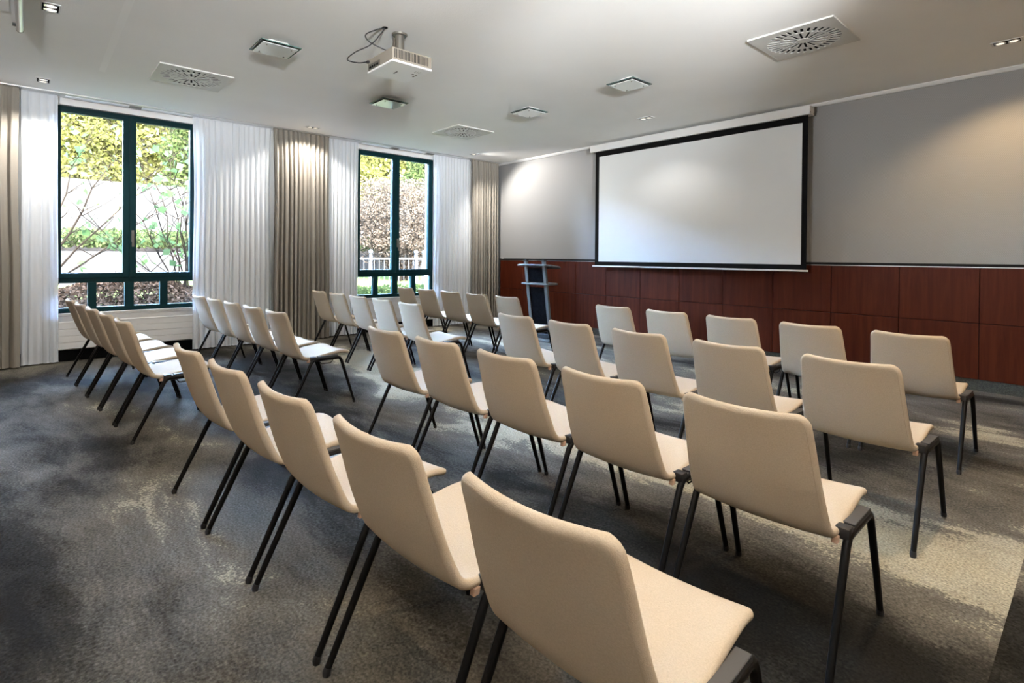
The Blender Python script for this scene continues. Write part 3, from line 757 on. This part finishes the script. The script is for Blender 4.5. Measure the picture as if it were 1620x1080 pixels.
# ------------------------------------------------------------------ outside
def ground():
    xs = [-.3, -1, -2, -3, -4, -5, -6.05]; rz = [.28, .30, .36, .42, .5, .58, .62]
    mb = MB(); ys = [-16+2*k for k in range(18)]
    vs = [(x, y, z+.04*math.sin(y*1.3+x)) for x, z in zip(xs, rz) for y in ys]; n = len(ys)
    fs = [(i*n+j, i*n+j+1, (i+1)*n+j+1, (i+1)*n+j) for i in range(len(xs)-1) for j in range(n-1)]
    mb.add(vs, fs)
    return mb.build('ground', 'grass', smooth=True)
struct(ground(), 'sloping lawn outside the windows', 'ground')
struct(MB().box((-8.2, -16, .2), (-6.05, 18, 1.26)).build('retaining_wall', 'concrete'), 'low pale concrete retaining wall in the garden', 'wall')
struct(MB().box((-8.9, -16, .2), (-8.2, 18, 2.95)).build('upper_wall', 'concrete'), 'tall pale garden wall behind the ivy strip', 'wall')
struct(MB().box((-40, -40, 2.0), (-8.9, 40, 2.7)).build('upper_ground', 'grass'), 'upper lawn beyond the garden walls', 'ground')
struct(MB().box((-60, -45, -.6), (-.3, 45, .1)).build('lower_ground', 'grass'), 'level ground under the garden', 'ground')

def leaves(n, sampler, size, seed, mat, name, parent, kind='stuff', lenr=1.6):
    rng = np.random.default_rng(seed)
    P = sampler(rng, n); d = rng.normal(size=(n, 3)); d /= np.linalg.norm(d, axis=1)[:, None]
    e = rng.normal(size=(n, 3)); e -= (e*d).sum(1)[:, None]*d; e /= np.linalg.norm(e, axis=1)[:, None]
    nn = np.cross(d, e); s = size*rng.uniform(.6, 1.3, size=(n, 1))
    a = P-d*s*lenr/2; b_ = P+e*s/2+nn*s*.15; c = P+d*s*lenr/2; f = P-e*s/2+nn*s*.15
    V = np.stack([a, b_, c, f], 1).reshape(-1, 3)
    me = bpy.data.meshes.new(name); me.vertices.add(len(V)); me.vertices.foreach_set('co', V.astype(np.float32).ravel())
    me.loops.add(4*n); me.loops.foreach_set('vertex_index', np.arange(4*n, dtype=np.int32)); me.polygons.add(n)
    me.polygons.foreach_set('loop_start', np.arange(0, 4*n, 4, dtype=np.int32)); me.update(calc_edges=True); me.validate()
    me.materials.append(M[mat]); o = link(name, me, parent)
    if kind: o['kind'] = kind
    return o
def ball(c, r, shell=.55, clump=0):
    c = np.array(c); r = np.array(r)
    def f(rng, n):
        d = rng.normal(size=(n, 3)); d /= np.linalg.norm(d, axis=1)[:, None]
        q = rng.uniform(shell, 1, size=(n, 1))*(1+.14*np.sin(d[:, :1]*9+c[1])*np.cos(d[:, 1:2]*7+1)+.1*np.sin(d[:, 2:]*11))
        return c+d*q*r
    return f
def tree(loc, h, rr, mat, label, seed, n=9000, leaf=.12):
    e = empty('tree', loc); tag(e, label, 'tree', 'trees beyond the garden wall')
    rnd = random.Random(seed); mb = MB()
    mb.tube([(0, 0, 0), (.1, .05, h*.35), (0, .1, h*.8)], [.14, .10, .04], 8).build('trunk', 'bark', e, smooth=True)
    b_ = MB()
    for k in range(9):
        a = rnd.uniform(0, 2*PI); z = h*rnd.uniform(.25, .7); L = rr*rnd.uniform(.5, .9)
        b_.tube([(.05, .05, z), (L*.5*math.cos(a), L*.5*math.sin(a), z+L*.35), (L*math.cos(a), L*math.sin(a), z+L*.6)], [.05, .03, .012], 5)
    b_.build('branches', 'bark', e, smooth=True)
    leaves(n, ball((0, 0, h*.52), (rr, rr, h*.5), .35), leaf, seed, mat, 'foliage', e)
tl = ['broad yellow green tree above the wall, seen in the left casement of the shrub window',
      'fresh green tree above the wall, seen in the right casement of the shrub window',
      'yellow green tree seen above the brown hedge in the fence window',
      'fresh green tree beyond the brown hedge, right casement of the fence window',
      'bright yellow tree behind the wall at the edge of the shrub window']
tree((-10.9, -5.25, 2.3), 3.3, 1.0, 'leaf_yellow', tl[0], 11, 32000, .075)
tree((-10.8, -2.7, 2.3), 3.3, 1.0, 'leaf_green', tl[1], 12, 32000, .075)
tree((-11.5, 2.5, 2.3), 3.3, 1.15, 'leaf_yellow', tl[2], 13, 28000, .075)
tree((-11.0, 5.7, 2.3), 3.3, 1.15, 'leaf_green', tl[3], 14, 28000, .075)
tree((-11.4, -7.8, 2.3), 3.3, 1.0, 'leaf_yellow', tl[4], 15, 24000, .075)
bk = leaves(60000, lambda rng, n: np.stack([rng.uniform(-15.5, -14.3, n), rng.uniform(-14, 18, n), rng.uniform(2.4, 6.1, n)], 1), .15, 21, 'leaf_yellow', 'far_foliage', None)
tag(bk, 'hazy mass of yellow green leaves far behind the garden trees', 'foliage', kind='stuff')
iv = leaves(30000, lambda rng, n: np.stack([rng.uniform(-8.05, -6.2, n), rng.uniform(-11, 6, n), 1.35+rng.uniform(.0, 1, n)**.7*(.30+.12*np.sin(rng.uniform(0, 6, n)))], 1), .055, 22, 'ivy', 'ivy_strip', None)
tag(iv, 'strip of green ivy growing between the two garden walls', 'ivy', kind='stuff')
def mound(rng, n):
    y = rng.uniform(-7.6, -3.3, n); x = rng.uniform(-3.2, -.6, n)
    base = .31-.09*(x+.5)
    z = base+.42*np.exp(-((y+5.45)/.85)**2)*np.exp(-((x+2.2)/.8)**2)+rng.uniform(-.02, .05, n)
    return np.stack([x, y, z], 1)
lm = leaves(26000, mound, .042, 23, 'leaf_litter', 'leaf_litter', None); tag(lm, 'heap of dry brown leaf litter outside the shrub window', 'leaf litter', kind='stuff')
tag(lm, None, None)

def shrub(loc, stems, label, seed, leafmat, nleaf, lsize):
    rnd = random.Random(seed); e = empty('bare_shrub', loc); tag(e, label, 'shrub')
    tips = []
    for (dx, dy, h, r0) in stems:
        P = [Vector((rnd.uniform(-.12, .12), rnd.uniform(-.12, .12), -.1))]
        for k in range(1, 8):
            t = k/7; P.append(Vector((dx*t+rnd.uniform(-.05, .05), dy*t**1.15+rnd.uniform(-.05, .05), h*t**.92)))
        MB().tube(P, [r0*(1-.8*k/7) for k in range(8)], 6).build('stem', 'bark', e, smooth=True)
        tw = MB()
        for k in range(2, 8):
            for q in range(2):
                a = rnd.uniform(0, 2*PI); L = rnd.uniform(.25, .7); c = P[k]
                e1 = c+Vector((math.cos(a)*L*.55, math.sin(a)*L*.55, L*.35)); e2 = e1+Vector((math.cos(a+.4)*L*.5, math.sin(a+.4)*L*.5, L*.45))
                tw.tube([c, e1, e2], [.006, .004, .002], 4); tips += [e1, e2, (e1+e2)/2]
        tw.build('twigs', 'bark', e, smooth=True)
    T = np.array([tuple(t) for t in tips])
    def smp(rng, n):
        i = rng.integers(0, len(T), n); return T[i]+rng.normal(scale=.05, size=(n, 3))
    leaves(nleaf, smp, lsize, seed+50, leafmat, 'leaves', e, lenr=1.25)
shrub((-2.6, -6.6, .3), [(.1, 1.1, 2.6, .026), (-.2, 1.5, 2.2, .022), (.2, .75, 3.0, .02), (0, 1.9, 1.9, .018), (-.1, .4, 2.8, .018), (.1, .1, 3.1, .018)],
      'leaning bare shrub with thick slanted stems outside the left casement', 31, 'leaf_light', 90, .085)
shrub((-2.0, -4.75, .25), [(.1, -.9, 2.0, .014), (-.1, -.5, 2.6, .014), (0, -.15, 2.9, .013), (.1, .15, 3.1, .013), (-.2, .4, 2.7, .013), (.1, -1.3, 1.5, .013), (0, -.3, 3.3, .012), (.15, .05, 2.4, .012), (-.15, -.7, 2.9, .012)],
      'upright many stemmed shrub with pale green leaves outside the right casement', 32, 'leaf_light', 240, .10)

# brown clipped hedge and white fence before the second window
e = empty('brown_hedge', (-4.65, .75, .4)); tag(e, 'tall rounded hedge of dry brown leaves behind the white fence', 'hedge')
hs = MB(); rnd = random.Random(5)
for k in range(16):
    a = rnd.uniform(0, 2*PI); q = rnd.uniform(.3, 1.1)
    hs.tube([(rnd.uniform(-.15, .15), rnd.uniform(-.2, .2), 0), (math.cos(a)*q*.4, math.sin(a)*q*.5, .7), (math.cos(a)*q, math.sin(a)*q*1.3, 1.9)], [.03, .022, .01], 5)
hs.build('stems', 'bark', e, smooth=True)
leaves(34000, ball((0, 0, 1.75), (.90, 1.75, 1.2), .45), .036, 41, 'leaf_brown', 'foliage', e)
for k, (dy, s) in enumerate(((-1.0, .5), (1.2, .55))):
    pass
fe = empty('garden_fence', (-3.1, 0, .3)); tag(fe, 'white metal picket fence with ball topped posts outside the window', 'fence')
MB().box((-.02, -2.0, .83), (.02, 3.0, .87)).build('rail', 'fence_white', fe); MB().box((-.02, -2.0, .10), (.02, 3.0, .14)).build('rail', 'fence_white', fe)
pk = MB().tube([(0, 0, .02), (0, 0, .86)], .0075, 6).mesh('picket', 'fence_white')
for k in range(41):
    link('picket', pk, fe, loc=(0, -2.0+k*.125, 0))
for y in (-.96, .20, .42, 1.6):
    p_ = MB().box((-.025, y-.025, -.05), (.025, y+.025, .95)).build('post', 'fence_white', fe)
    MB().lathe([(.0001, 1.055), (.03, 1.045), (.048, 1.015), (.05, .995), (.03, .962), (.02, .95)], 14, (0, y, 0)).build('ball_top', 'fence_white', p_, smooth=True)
gp = empty('green_plants', (-2.2, -.6, .3)); tag(gp, 'low green plants before the white garden fence', 'plants')
def lowp(rng, n):
    return np.stack([rng.uniform(-.35, .35, n), rng.uniform(-1.3, 1.6, n), rng.uniform(0, .28, n)], 1)
st = MB()
for k in range(24): 
    y = -1.3+2.9*k/23; st.tube([(0, y, -.05), (.05*math.sin(k), y+.03, .22)], .004, 4)
st.build('stems', 'bark', gp); leaves(1600, lowp, .06, 44, 'leaf_green', 'foliage', gp)
